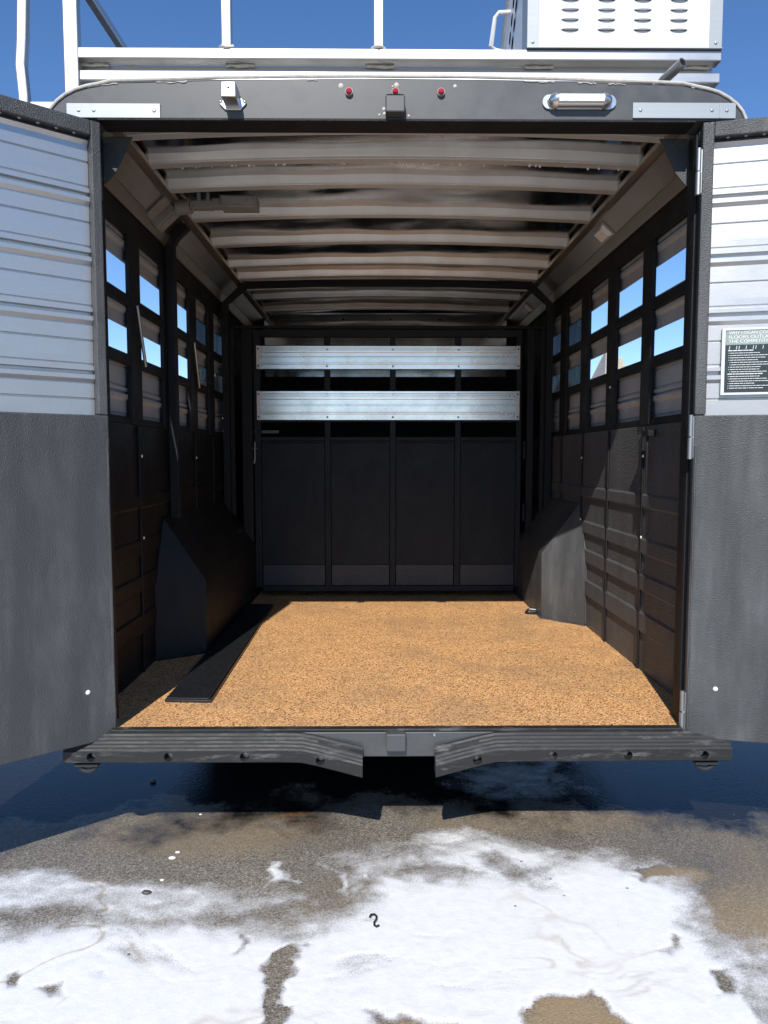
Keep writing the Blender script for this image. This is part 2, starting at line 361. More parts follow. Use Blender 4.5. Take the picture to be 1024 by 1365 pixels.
SUDS = {
 'main': (1.0, .20, [(-1.9,-.47),(-1.09,-.42),(-.83,-.37),(-.71,-.39),(-.47,-.42),(-.31,-.43),(-.2,-.38),(-.08,-.29),(-.03,-.18),(.02,-.16),(.12,-.2),(.28,-.16),(.42,-.14),(.56,-.09),(.72,-.07),(.85,-.1),(.96,-.14),(1.0,-.21),(.98,-.32),(.95,-.43),(.95,-.49),(.9,-.5),(.93,-.54),(1.5,-.66),(2.1,-.8),(2.0,-1.5),(.94,-1.7),(-1.2,-1.7),(-2.1,-1.3)]),
 'upper': (.80, .09, [(.04,.01),(.09,.09),(.21,.12),(.34,.07),(.47,.01),(.6,-.04),(.54,-.16),(.37,-.23),(.18,-.18),(.08,-.11)]),
 'strip': (.60, .07, [(-1.9,-.12),(-1.22,-.15),(-1.06,-.21),(-.71,-.2),(-.5,-.26),(-.27,-.31),(-.48,-.36),(-.71,-.4),(-1.04,-.32),(-1.75,-.33)]),
 'blob': (.8, .03, [(-.45,-.07),(-.42,-.07),(-.35,-.23),(-.42,-.25)]),
 'streak': (.62, .03, [(-.27,-.08),(-.23,-.18),(-.2,-.29),(-.25,-.26)]),
 'spot': (.75, .02, [(-.14,-.19),(-.1,-.16),(-.1,-.22)]),
 'fog': (.66, .16, [(.27,.78),(.85,.82),(.82,.5),(.55,.42),(.37,.45),(.25,.58)]),
 'drift': (.42, .10, [(-.25,-.05),(.1,.05),(.1,-.2),(-.2,-.35)])}
BARE = [(1.1,.03,[(-.37,-.54),(-.33,-.51),(-.29,-.55),(-.28,-.64),(-.31,-.68),(-.31,-.78),(-.33,-.88),(-.36,-.86),(-.37,-.76),(-.35,-.68),(-.37,-.6)]),
 (.6,.02,[(-.5,-.45),(-.48,-.46),(-.47,-.55),(-.48,-.55)]),
 (1.1,.03,[(.31,-.98),(.32,-.86),(.34,-.78),(.4,-.76),(.48,-.72),(.5,-.75),(.53,-.8),(.6,-.9),(.6,-.98)]),
 (.95,.03,[(-1.09,-.64),(-1.06,-.62),(-1.01,-.64),(-1.01,-.69),(-1.06,-.7)]),
 (.9,.03,[(-.95,-.72),(-.88,-.71),(-.86,-.74),(-.9,-.76)]),
 (.9,.03,[(-.08,-.83),(0,-.815),(.19,-.84),(.22,-.92),(-.08,-.92)]),
 (.8,.02,[(.75,-.52),(.8,-.51),(.79,-.54),(.74,-.55)]),
 (1.0,.03,[(.86,-.63),(.9,-.63),(.88,-.72),(.83,-.73)]),
 (.55,.05,[(.92,-.62),(1.1,-.60),(1.2,-.75),(.95,-.9),(.88,-.85)]),
 (.45,.05,[(.26,-.03),(.40,-.05),(.49,-.14),(.50,-.25),(.53,-.31),(.47,-.29),(.40,-.18),(.30,-.10)]),
 (.75,.03,[(.89,-.14),(.98,-.13),(1.01,-.18),(.91,-.22)])]
def build_suds():
    st = .0065; X = np.arange(-2.0, 2.0, st); Y = np.arange(-1.5, .9, st); x, y = np.meshgrid(X, Y, indexing='ij')
    wx = x + .13*(fbm(x, y, 5, 5, 3)-.5)*2; wy = y + .08*(fbm(x, y, 5, 5, 11)-.5)*2
    D = np.zeros(x.shape)
    for k, (amp, soft, P) in SUDS.items():
        D = np.maximum(D, amp*np.clip(poly_sd(wx, wy, P)/soft+.45, 0, 1))
    for amp, soft, P in BARE:
        D = D - amp*np.clip(poly_sd(wx, wy, P)/soft+.6, 0, 1)
    br = fbm(x*.8, y*1.3, 22, 5, 21)
    D = np.clip(D + (br-.5)*.75*(1-np.abs(2*np.clip(D, 0, 1)-1)*.8), 0, 1.05)
    ux = x + .30*(fbm(x, y, 2.0, 3, 61)-.5)*2; uy = y + .22*(fbm(x, y, 2.0, 3, 67)-.5)*2
    flow = fbm(ux*.9+.35*uy, uy*2.6, 3.4, 5, 31)                         # films pulled out sideways by the run-off
    thin = np.clip((flow-.52)*5, 0, 1)*np.clip((fbm(x, y, 1.3, 3, 71)-.40)*4, 0, 1)
    fil = np.clip(1-np.abs(fbm(ux*.8, uy*1.7, 3.0, 4, 35)-.5)/.030, 0, 1)   # narrow creases carrying silt
    D = np.where(D > .05, D*(1-.50*thin) - .10*fil, D)
    crease = fil
    h = .003 + .0035*np.clip((D-.45)/.5, 0, 1) + .003*np.clip(fbm(x, y, 6, 3, 41)-.4, 0, 1)*np.clip(D, 0, 1)
    keep = D > .03
    idx = -np.ones(x.shape, int); cell = keep[:-1, :-1] & keep[1:, :-1] & keep[1:, 1:] & keep[:-1, 1:]
    use = np.zeros(x.shape, bool); use[:-1, :-1] |= cell; use[1:, :-1] |= cell; use[1:, 1:] |= cell; use[:-1, 1:] |= cell
    idx[use] = np.arange(use.sum())
    vs = np.stack([x[use], y[use], h[use]], 1)
    i, j = np.nonzero(cell); fs = np.stack([idx[i, j], idx[i+1, j], idx[i+1, j+1], idx[i, j+1]], 1)
    me = bpy.data.meshes.new('soap_suds'); me.vertices.add(len(vs)); me.vertices.foreach_set('co', vs.ravel())
    me.loops.add(fs.size); me.loops.foreach_set('vertex_index', fs.ravel())
    me.polygons.add(len(fs)); me.polygons.foreach_set('loop_start', np.arange(0, fs.size, 4)); me.polygons.foreach_set('loop_total', np.full(len(fs), 4))
    me.update(calc_edges=True); me.polygons.foreach_set('use_smooth', np.ones(len(fs), bool))
    a = me.attributes.new('thick', 'FLOAT', 'POINT'); a.data.foreach_set('value', D[use].astype(np.float32))
    a = me.attributes.new('scum', 'FLOAT', 'POINT'); a.data.foreach_set('value', (crease*np.clip((fbm(x, y, 1.8, 3, 77)-.40)*5, 0, 1))[use].astype(np.float32))
    m, nt, b = new_mat('soap suds'); at = nt.nodes.new('ShaderNodeAttribute'); at.attribute_name = 'thick'
    as_ = nt.nodes.new('ShaderNodeAttribute'); as_.attribute_name = 'scum'
    v = coords(nt, obj=False)
    fn = tex(nt, 'ShaderNodeTexNoise', 170, v, Detail=4, Roughness=.7); fm = tex(nt, 'ShaderNodeTexNoise', 26, v, Detail=6, Roughness=.65)
    mod = math2(nt, 'ADD', at.outputs['Fac'], math2(nt, 'MULTIPLY', math2(nt, 'SUBTRACT', fn.outputs['Fac'], .5), 1.0))
    mod = math2(nt, 'ADD', mod, math2(nt, 'MULTIPLY', math2(nt, 'SUBTRACT', fm.outputs['Fac'], .5), .35))
    al = maprange(nt, mod, .08, .84, 0, .985); nt.links.new(al, b.inputs['Alpha'])
    cf = mix(nt, maprange(nt, fm.outputs['Fac'], .35, .7, 0, .5), (.80, .80, .795), (.64, .645, .65))
    cf = mix(nt, math2(nt, 'MULTIPLY', as_.outputs['Fac'], .8), cf, (.46, .35, .23))
    dv = tex(nt, 'ShaderNodeTexVoronoi', 13, v); dvs = nt.nodes.new('ShaderNodeSeparateColor'); nt.links.new(dv.outputs['Color'], dvs.inputs[0])
    spk = math2(nt, 'MULTIPLY', maprange(nt, dv.outputs['Distance'], .045, .075, 1, 0), maprange(nt, dvs.outputs[0], .62, .64, 0, 1))   # bits of grit
    cf = mix(nt, math2(nt, 'MULTIPLY', spk, .85), cf, (.10, .085, .07))
    nt.links.new(cf, b.inputs['Base Color']); b.inputs['Roughness'].default_value = .45
    bub = tex(nt, 'ShaderNodeTexVoronoi', 120, v)
    n1 = bump(nt, b, bub.outputs['Distance'], .08, .003); bump(nt, b, fm.outputs['Fac'], .26, .006, n1)
    me.materials.append(m)
    o = bpy.data.objects.new('soap_suds', me); col.objects.link(o)
    return o
tag(build_suds(), 'white soap suds spread in a slick over the tarmac in front of the trailer', 'soap suds', kind='stuff')

# far ridge, seen through the right-hand windows
def ridge():
    g = MB(); n = 90; vs = []; rows = []
    for i in range(n+1):
        a = R(-70 + 140*i/n); xx, yy = math.sin(a), math.cos(a)
        top = 300 + 120*math.sin(i*.55)+70*math.sin(i*1.37+1)+46*math.sin(i*2.9+2) + 240*math.exp(-((-70+140*i/n-17)/9)**2)
        for k, (r, hh) in enumerate(((3600, -2), (3900, top*.42), (4200, top*.8), (4500, top), (5200, top*.5))):
            q = 1 + .04*math.sin(i*2.1+k*1.7); vs.append((xx*r*q, yy*r*q, hh*(1+.14*math.sin(i*3.3+k*2)) if k else hh))
    fs = [(i*5+k, (i+1)*5+k, (i+1)*5+k+1, i*5+k+1) for i in range(n) for k in range(4)]
    g.add(vs, fs, 0, False); m, nt, b = new_mat('desert rock'); v = coords(nt, obj=False)
    t = tex(nt, 'ShaderNodeTexNoise', .006, v, Detail=9, Roughness=.7)
    nt.links.new(ramp(nt, t.outputs['Fac'], [(.3, (.30, .27, .26)), (.7, (.46, .42, .40))]).outputs['Color'], b.inputs['Base Color']); b.inputs['Roughness'].default_value = .95
    o = g.build('hills', m, loc=True); return o
tag(ridge(), kind='structure')
# pale block building beyond the right-hand windows
bl = empty('block_building', (5.8, 15.2, 0)); tag(bl, 'small pale stone tower far off, seen through the right windows', 'building')
M_stone = plain('pale stone block', (.50, .42, .31), .85, 0, .2, .3, 6)
g = MB(); g.box((5.60, 15, 0), (5.86, 15.5, 3.62)); g.box((5.86, 15, 0), (5.98, 15.5, 3.50)); g.build('wall', M_stone, bl, .02)
g = MB(); g.box((5.66, 15.08, 3.62), (5.78, 15.4, 3.80)); g.build('chimney', M_stone, bl, .02)

# ------------------------------------------------------------------ the trailer
T = empty('horse_trailer', (0, 1.8, 0))
tag(T, 'black and aluminium horse trailer with both rear doors swung open', 'horse trailer')
FZ = .48; WX = 1.11; OX = 1.165; END = 3.6

# floor
g = MB(); g.box((-WX, -.055, FZ-.045), (WX, END, FZ)); floor = g.build('floor', M_crumb, T)
g = MB(); g.box((-1.0, -.088, FZ-.004), (1.0, -.056, FZ+.006)); g.build('threshold_strip', M_rubber, floor, .003)
g = MB(); g.prism([(.885+.045*math.cos(a)-.01, 1.83+.028*math.sin(a)) for a in [i*math.pi/7 for i in range(14)]], 'z', FZ+.001, FZ+.016)
g.tube([(.85, 1.80, FZ+.02), (.845, 1.83, FZ+.024), (.86, 1.855, FZ+.024), (.90, 1.855, FZ+.02)], .006, 8, 1)
g.build('tie_ring', [M_black, M_zinc], floor)
# rear sill and chassis
g = MB(); g.box((-1.15, -.085, .385), (1.15, -.02, FZ-.006)); g.box((-1.15, -.02, .392), (1.15, .08, FZ-.046))
sill = g.build('rear_sill', M_head, T, .004)
g = MB(); g.box((-.04, -.118, .416), (.028, -.084, .478)); g.build('socket_box', M_head, sill, .004)
for x in (-.85, .13, .62):
    g = MB(); g.dome((x, -.086, .463), (0, -1, 0), .007, .004, 10, 2); g.build('rivet', M_zinc, sill)
g = MB()
for yy in np.arange(.5, 5.4, .42): g.box((-1.1, yy, .34), (1.1, yy+.05, FZ-.047))
for x in (-.8, .8): g.box((x-.03, .75, .28), (x+.03, 5.4, .339))
g.box((-1.12, .09, FZ-.047), (1.12, 5.4, FZ-.0455)); g.build('chassis', M_tyre, T)
for yy in (2.05, 2.86):
    for sx_ in (-1, 1):
        g = MB(); secs = []
        for k in range(9):
            a = k/8*math.pi*2
        prof = [(-.08, .19), (-.085, .28), (-.07, .315), (-.04, .33), (.04, .33), (.07, .315), (.085, .28), (.08, .19)]
        n = 28
        for t in range(n):
            a = 2*math.pi*t/n; secs.append([(sx_*1.03+p, yy+q*math.cos(a), .33+q*math.sin(a)) for p, q in prof])
        g.loft(secs+[secs[0]], 0, True, True, False); wh = g.build('wheel', M_tyre, T)
        g = MB(); n = 20; g.loft([[(sx_*1.03+sx_*d, yy+q*math.cos(2*math.pi*i/n), .33+q*math.sin(2*math.pi*i/n)) for i in range(n)] for d, q in ((.07, .19), (.065, .17), (.03, .15), (.04, .06), (.075, .05))], 0, True)
        g.build('rim', M_alu, wh)
    
# bumpers: ribbed rubber, bent down at the inner ends
def bumper(sx_):
    prof = [(-.086, .386), (-.132, .386), (-.134, .389), (-.134, .425)]
    zz, yy = .427, -.131
    for k in range(5):                      # five ribs up the sloping top
        prof += [(yy, zz), (yy+.004, zz+.0062), (yy+.0075, zz+.0035)]
        yy += .0092; zz += .0098
    prof += [(-.086, .476)]
    def sec(x, dz, dy): return [(x, p[0]+dy*(1 if p[0] < -.1 else .6), p[1]+dz) for p in prof]
    stops = [(1.15, 0, 0), (.9, 0, 0), (.6, 0, 0), (.40, 0, 0), (.335, -.002, 0), (.28, -.012, -.004), (.20, -.030, -.012), (.125, -.046, -.022)]
    g = MB(); g.loft([sec(sx_*x+.004, dz, dy) for x, dz, dy in stops], 0, False)
    o = g.build('bumper', M_rubber, T, .0015)
    cuts = []
    for hx, dz in ((1.054, 0), (.79, 0), (.53, 0), (.27, -.013)):
        x0 = sx_*hx + .004; z0 = .4065 + dz
        ct = MB(); ct.tube([(x0, -.2, z0), (x0, -.098, z0)], .0155, 20); me, c_ = ct.mesh('cutter', M_rubber)
        co = bpy.data.objects.new('cutter', me); col.objects.link(co); cuts.append(co)
        h = MB(); h.tube([(x0, -.0985, z0-.002), (x0, -.106, z0-.002)], .0085, 6); h.tube([(x0, -.0982, z0-.002), (x0, -.0992, z0-.002)], .0135, 16); h.build('bolt', M_zinc, o, .001)
    for m_ in list(o.modifiers): o.modifiers.remove(m_)
    org = o.location.copy() + ORG['horse_trailer']
    for co in cuts:
        co.location = -org + ORG['horse_trailer'] + o.location*0
        co.matrix_world = Matrix.Identity(4)
        bo = o.modifiers.new('hole', 'BOOLEAN'); bo.object = co; bo.operation = 'DIFFERENCE'; bo.solver = 'EXACT'
    bpy.context.view_layer.update()
    me2 = bpy.data.meshes.new_from_object(o.evaluated_get(bpy.context.evaluated_depsgraph_get()))
    for m_ in list(o.modifiers): o.modifiers.remove(m_)
    o.data = me2; me2.name = 'bumper'
    for co in cuts: bpy.data.objects.remove(co)
    h = MB(); cx = sx_*1.075; 
    h.tube([(cx+.03*math.cos(a), -.10, .370+.026*math.sin(a)) for a in [math.pi*(1+i/10) for i in range(11)]], .008, 8)
    h.box((cx-.04, -.118, .366), (cx+.04, -.088, .375)); h.build('tie_loop', M_tyre, o)
    return o
bumper(-1); bumper(1)

# outer body shell
def arch(x): return 2.685 - .020*(abs(x)/.95)**2 if abs(x) <= .95 else None
def roofline(off=0.0):
    pts = [(x, 2.688 - .018*(x/.95)**2 + off) for x in np.linspace(-.95, .95, 17)]
    r = []
    for i in range(1, 9):
        a = math.pi/2*i/8; r.append((.95+(.215+off)*math.sin(a), 2.670-(.13+off)+(.13+off)*math.cos(a)))
    return [(-x, z) for x, z in r[::-1]] + pts + r
rl = roofline()
# header
g = MB(); poly = rl + [(1.165, 2.53), (1.11, 2.53), (1.105, 2.556), (-1.105, 2.556), (-1.11, 2.53), (-1.165, 2.53)]
poly = [p for p in poly]
g.prism(poly, 'y', -.045, .06); header = g.build('header', M_head, T, .003)
g = MB(); g.box((-1.0, -.0485, 2.549), (1.0, .045, 2.5555)); g.build('header_lip', M_frame, header, .002)
g = MB(); rr = roofline(.006); random.seed(3)
g.tube([(x, -.047, z+random.uniform(-.001, .001)) for x, z in rr if z > 2.545], .0055, 8); g.build('edge_trim', M_trim, header)
random.seed(5)
for x0, x1 in ((-1.03, -.93), (-.80, -.70), (-.30, -.27), (.42, .52), (.60, .66), (.70, .76), (.98, 1.03)):   # smears of sealant under the trim
    pts = []; n = 7
    for i in range(n+1):
        x = x0+(x1-x0)*i/n
        zt = 2.688-.018*(x/.95)**2 if abs(x) < .95 else 2.670-.13+.13*math.sqrt(max(0, 1-((abs(x)-.95)/.215)**2))
        pts.append((x, zt - .003 - random.uniform(.0, .004)))
    g = MB(); g.tube([(x, -.0465, z) for x, z in pts], [random.uniform(.0008, .0028) for _ in pts], 6); g.build('sealant_bead', M_trim, header)
for xa, xb, za, zb, sc in ((-1.10, -.79, 2.556, 2.602, (-1.06, -1.01, -.81)), (.785, 1.13, 2.562, 2.612, (.81, 1.05, 1.10))):
    g = MB(); g.box((xa, -.0505, za), (xb, -.0462, zb)); 
    if xa > 0: g.box((1.075, -.0525, za+.001), (1.078, -.0505, zb-.001))
    p = g.build('reflector_plate', M_silver, header, .001)
    sm, _ = MB().dome((0, 0, 0), (0, -1, 0), .006, .003, 10, 2).mesh('screw', M_zinc)
    for x in sc: inst('screw', sm, header, (x, -.0508, (za+zb)/2))
lm, _ = MB().tube([(0, .003, 0), (0, -.007, 0)], .0130, 16, 1).dome((0, -.007, 0), (0, -1, 0), .0105, .009, 14, 4, 0).mesh('marker_light', [M_red, M_grey])
for x in (-.163, -.009, .143): inst('marker_light', lm, header, (x, -.048, 2.642))
g = MB(); g.box((-.042, -.088, 2.562), (.022, -.046, 2.616)); g.prism([(-.088, 2.618), (-.046, 2.634), (-.046, 2.617)], 'x', -.040, .020)
g.build('camera_bracket', M_head, header, .004)
random.seed(9)
for x, z in ((-.047, 2.59), (-.045, 2.575), (.036, 2.568), (-.005, 2.667), (-.018, 2.662), (.19, 2.664), (-.19, 2.664), (-.062, 2.571)):
    g = MB(); g.dome((x, -.045, z), (0, -1, 0), random.uniform(.004, .009), .003, 8, 2); g.build('sealant_dab', M_trim, header)
# square tube receiver, left
g = MB(); cx, cz = -.549, 2.612
g.prism([(cx-.046, cz-.010), (cx-.030, cz+.010), (cx+.030, cz+.010), (cx+.046, cz-.010), (cx+.026, cz-.030), (cx-.026, cz-.030)], 'y', -.052, -.045)
g.box((cx-.024, -.125, cz-.022), (cx+.024, -.052, cz+.026)); g.dome((cx-.04, -.052, cz-.004), (0, -1, 0), .006, .004, 8, 2); g.dome((cx+.04, -.052, cz-.004), (0, -1, 0), .006, .004, 8, 2)
g.dome((cx, -.125, cz+.006), (0, -1, 0), .004, .002, 8, 2, 1)
g.build('tube_receiver', [M_chrome, M_void], header, .003)
# light bar, right
g = MB(); x0, x1, zc = .475, .735, 2.613; n = 10
cap = lambda c, s: [(c+s*.024*math.sin(math.pi*i/n), zc+.024*math.cos(math.pi*i/n)) for i in range(n+1)]
out = cap(x1-.03, 1) + cap(x0+.03, -1)[::-1]
g.prism(out, 'y', -.052, -.045, 0); 
for c, s in ((x0+.035, -1), (x1-.035, 1)):
    vs = []
    for j in range(4):
        a = j/3*math.pi/2; q = math.cos(a)
        vs.append([(c+s*(.034*q)*math.sin(math.pi*i/n) - s*.02, -.052-.034*math.sin(a), zc+.026*q*math.cos(math.pi*i/n)) if j < 3 else (c-s*.02+s*.004*math.sin(math.pi*i/n), -.087, zc+.004*math.cos(math.pi*i/n)) for i in range(n+1)])
    g.loft(vs, 0, True, True, True)
g.tube([(x0+.04, -.056, zc), (x1-.04, -.056, zc)], .021, 12, 0); g.box((x0+.05, -.082, zc-.012), (x1-.05, -.066, zc+.012), 1)
lb = g.build('loading_light', [M_chrome, M_lens], header, .002)
# stub pipe standing out of the roof edge on the right
g = MB(); a = Vector((.872, .12, 2.695)); b_ = Vector((.950, -.045, 2.744)); d = (b_-a).normalized(); u = d.orthogonal().normalized(); w = d.cross(u); n = 18
ring = lambda p, r: [tuple(p+(u*math.cos(2*math.pi*i/n)+w*math.sin(2*math.pi*i/n))*r) for i in range(n)]
g.loft([ring(a, .0165), ring(b_, .0165), ring(b_, .0135), ring(b_-d*.12, .0135)], 0, True, True, False); g.add(ring(b_-d*.115, .0135), [tuple(range(n))], 1)
g.build('vent_pipe', [M_zinc, M_void], header)

# roof shell
g = MB(); g.prism(roofline(-.001) + [(1.164, 2.50), (1.150, 2.50)] + [(x*.985, z-.022) for x, z in roofline(-.001)][::-1] + [(-1.150, 2.50), (-1.164, 2.50)], 'y', .061, 5.5)
roof = g.build('roof', M_white, T)
# ceiling: sheet, bows, coves
def cz_(x): return 2.60 - .026*(x/.97)**2
g = MB(); xs = np.linspace(-1.0, 1.0, 25); ys = np.linspace(.061, END, 60)
vs = [(x, y, cz_(x)+.038+.0030*math.sin(y*16+x*2.2)+.002*math.sin(x*11+y*3)) for x in xs for y in ys]; m_ = len(ys)
g.add(vs, [(i*m_+j, i*m_+j+1, (i+1)*m_+j+1, (i+1)*m_+j) for i in range(24) for j in range(m_-1)], 0, True)
ceil = g.build('ceiling', M_skin, T)
for ye in (.18, .44, .71, 1.11, 1.55, 2.0, 2.3, 2.62, 2.91, 3.35):
    g = MB(); secs = []
    for x in np.linspace(-.975, .975, 15):
        z = cz_(x); secs.append([(x, ye-.068, z+.047), (x, ye-.066, z+.040), (x, ye-.052, z+.010), (x, ye-.049, z+.012), (x, ye-.047, z+.002), (x, ye-.004, z), (x, ye, z+.004), (x, ye+.004, z+.047)])
    g.loft(secs, 0, False); bo = g.build('roof_bow', M_bow, ceil, .0015)
# water drops hanging along the second bow and the front skin
random.seed(21); dm, _ = MB().dome((0, 0, 0), (0, 0, -1), .006, .008, 8, 3).mesh('water_drop', M_lens)
for x in [random.uniform(-.85, .9) for _ in range(34)]: inst('water_drop', dm, ceil, (x, .44-random.uniform(.0, .01), cz_(x)+.001)).scale = [random.uniform(.5, 1.0)]*3
# coves
for s_ in (-1, 1):
    g = MB(); sec = [(s_*.985, 2.612), (s_*.985, 2.590), (s_*1.108, 2.478), (s_*1.108, 2.500)]
    g.prism(sec, 'y', .062, END); cv = g.build('cove_panel', M_cove, ceil)
    g = MB(); g.prism([(s_*.962, 2.592), (s_*.962, 2.570), (s_*.985, 2.566), (s_*1.002, 2.566), (s_*.996, 2.579), (s_*.980, 2.5935)], 'y', .064, END)
    g.build('cove_trim', M_covetrim, ceil, .002)
    g = MB(); g.prism([(s_*1.107, 2.474), (s_*1.107, 2.456), (s_*1.100, 2.456), (s_*1.072, 2.498), (s_*1.076, 2.506)], 'y', .064, END)
    g.build('cove_trim', M_covetrim, ceil, .002)
nv = Vector((-.112, 0, -.123)).normalized()
def on_cove(s_, t, y, lift=0): return Vector((s_*(.985+.123*t), y, 2.59-.112*t)) + Vector((s_*nv.x, 0, nv.z))*lift
def cove_frame(s_, t, y, lift=0):
    ex = Vector((0, 1, 0)); ez = Vector((s_*nv.x, 0, nv.z)); ey = ez.cross(ex)
    M = Matrix((ex, ey, ez)).transposed().to_4x4(); M.translation = on_cove(s_, t, y, lift); return M
for y in (1.10, 2.95):
    g = MB(cove_frame(1, .5, y)); g.box((-.075, -.045, 0), (.075, .045, .006), 1); g.loft([[(-.065, -.036, .006), (.065, -.036, .006), (.065, .036, .006), (-.065, .036, .006)], [(-.055, -.026, .026), (.055, -.026, .026), (.055, .026, .026), (-.055, .026, .026)]])
    g.build('dome_light', [M_lens, M_cove], ceil, .004)
# latch bodies left: one on the cove, one under the ceiling, joined by a bar
g = MB(cove_frame(-1, .50, .84)); g.box((-.11, -.062, 0), (-.035, .062, .012)); g.box((-.030, -.06, 0), (.05, .06, .045)); g.box((-.018, -.047, .045), (.038, .047, .050))
for q in (-.03, .03): g.dome((.01, q, .05), (0, 0, 1), .004, .003, 8, 2)
lt = g.build('divider_latch', M_grey, ceil, .003)
g = MB(); g.tube([(-.965, .80, 2.545), (-.90, .79, 2.548)], .032, 14); g.box((-.90, .765, 2.535), (-.80, .815, 2.565)); g.box((-.80, .76, 2.54), (-.76, .82, 2.575)); g.box((-.76, .735, 2.53), (-.60, .825, 2.580))
g.box((-.75, .726, 2.540), (-.61, .735, 2.572)); 
for q in (-.86, -.82): g.tube([(q, .77, 2.565), (q, .77, 2.60)], .009, 8)
for q in (-.72, -.64): g.dome((q, .726, 2.556), (0, -1, 0), .004, .003, 8, 2)
g.build('divider_latch', M_grey, ceil, .003)
# front bulkhead
g = MB(); g.box((-1.15, END, FZ), (1.15, END+.04, 2.64)); bk = g.build('front_bulkhead', M_frame, T)
g = MB(); g.box((-1.0, END-.012, 2.10), (1.0, END-.001, 2.62)); fp = g.build('bulkhead_panel', M_skin, bk)
for x in (-.35, .04, .45): 
    g = MB(); g.dome((x, END-.012, 2.57), (0, -1, 0), .008, .004, 8, 2); g.build('rivet', M_void, bk)

# jambs and corner gussets
for s_ in (-1, 1):
    g = MB(); g.box((s_*1.018, -.03, FZ-.07), (s_*1.164, .055, 2.529)); g.box((s_*1.010, -.028, FZ+.002), (s_*1.018, .0, 2.52))
    jb = g.build('door_jamb', M_frame, T, .004)
    g = MB(); g.prism([(s_*.9845, 2.548), (s_*.925, 2.548), (s_*.985, 2.43), (s_*1.02, 2.39), (s_*1.109, 2.37), (s_*1.109, 2.548)], 'y', .076, .083)
    g.build('gusset', M_door, jb)

# side walls
BAYS = {1: [(.16, .60), (.715, 1.075), (1.21, 1.55), (1.695, 2.03), (2.175, 2.47)], -1: [(.13, .55), (.69, 1.03), (1.29, 1.535), (1.69, 2.0), (2.14, 2.485)]}
SLAT = [(0, 0), (.050, 0), (.052, -.004), (.056, -.004), (.058, .001), (.108, .001), (.120, .013), (.134, .013), (.138, -.006), (.146, -.006), (.149, .008), (.162, .008), (.165, -.004), (.172, -.004), (.174, 0), (.195, 0)]
def slat_outline(n0, n1, k0=0.0, flip=1, thick=.006):
    """(depth, z) outline of n stacked slats between heights n0 and n1"""
    pts = []; z = n0 - k0
    while z < n1:
        pts += [(d*flip, z+h) for h, d in SLAT]; z += .195
    pts = [p for p in pts if n0-1e-6 <= p[1] <= n1+1e-6]
    out = []
    for p in pts:
        if not out or abs(out[-1][1]-p[1]) > 1e-6 or abs(out[-1][0]-p[0]) > 1e-6: out.append(p)
    if out[0][1] > n0+1e-6: out = [(0, n0)] + out
    if out[-1][1] < n1-1e-6: out = out + [(0, n1)]
    back = -.012*flip if flip > 0 else .012
    return out + [(back, n1), (back, n0)]
boltm, _ = MB().dome((0, 0, 0), (-1, 0, 0), .007, .005, 10, 3).mesh('wall_bolt', M_bolt)
def side_wall(s_):
    x = s_*WX
    # pressed lower sheet with four horizontal ribs
    zs = [(FZ, 0), (.650, 0), (.660, .008), (.738, .008), (.748, 0), (.836, 0), (.846, .008), (.908, .008), (.918, 0), (1.0, 0), (1.01, .008), (1.066, .008), (1.076, 0), (1.205, 0), (1.215, .008), (1.262, .008), (1.272, 0), (1.57, 0)]
    g = MB(); poly = [(s_*(WX-d), z) for z, d in zs] + [(s_*(OX-.005), 1.57), (s_*(OX-.005), FZ-.02), (x, FZ-.02)]
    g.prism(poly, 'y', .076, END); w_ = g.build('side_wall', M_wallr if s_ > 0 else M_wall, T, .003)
    # window framing
    for z0, z1, xa in ((1.57, 1.60, 0), (1.815, 1.862, .004), (2.062, 2.105, .004), (2.355, 2.485, 0)):
        g = MB(); g.box((s_*(WX-xa), .0765, z0), (s_*(WX+.014), END-.001, z1)); g.build('rail', M_frame, w_, .004)
    ys = BAYS[s_]; ed = [.0766] + [q for b in ys for q in b] + [END-.003]
    for k in range(0, len(ed), 2):
        a, b = ed[k], ed[k+1]
        if b-a < .01: continue
        g = MB(); g.box((s_*(WX-.007), a, 1.5705), (s_*(WX+.012), b, 2.355)); g.build('post', M_frame, w_, .004)
        if 0 < k < len(ed)-2:
            yc = (a+b)/2; g = MB(); g.box((s_*(WX-.0115), yc-.006, FZ+.002), (s_*(WX-.001), yc+.006, 1.565)); g.build('seam_strip', M_wall, w_, .003)  # thin strip added for the seam at each post and its dark shadow line
    # slats on the outside of each bay, three tiers, open gaps between
    for i, (a, b) in enumerate(ys):
        a2 = a-.05 if i == 0 else (a+ys[i-1][1])/2+.001; b2 = b+.06 if i == len(ys)-1 else (b+ys[i+1][0])/2-.001
        for z0, z1 in ((1.58, 1.845), (1.985, 2.125), (2.255, 2.47)):
            g = MB(); o2 = slat_outline(z0, z1, .02 if z0 < 1.7 else .06, 1)
            g.prism([(s_*(WX+.026-d), z) for d, z in o2], 'y', a2, b2); g.build('slat', M_aluwall, w_)
    for a, b in ys[3:]:
        for z0, z1 in ((1.846, 1.984), (2.126, 2.254)):
            g = MB(); g.box((s_*(WX+.0275), a-.07, z0-.01), (s_*(WX+.0315), b+.07, z1+.01)); g.build('window_pane', M_tint, w_)
    for y, z in ((.62, 1.437), (.62, 1.08), (1.585, 1.43), (1.585, 1.08), (.10, .62), (1.10, 1.78)):
        o = inst('wall_bolt', boltm, w_, (x-s_*.018, y, z))
        if s_ < 0: o.rotation_euler = (0, 0, math.pi)
    # outside skin along the rest of the body
    g = MB(); g.box((s_*(OX-.004), .076, FZ-.08), (s_*OX, 5.5, 1.575)); g.box((s_*(OX-.03), END+.04, 1.575), (s_*(OX-.002), 5.5, 2.50)); g.build('outer_skin', M_white, w_)
    return w_
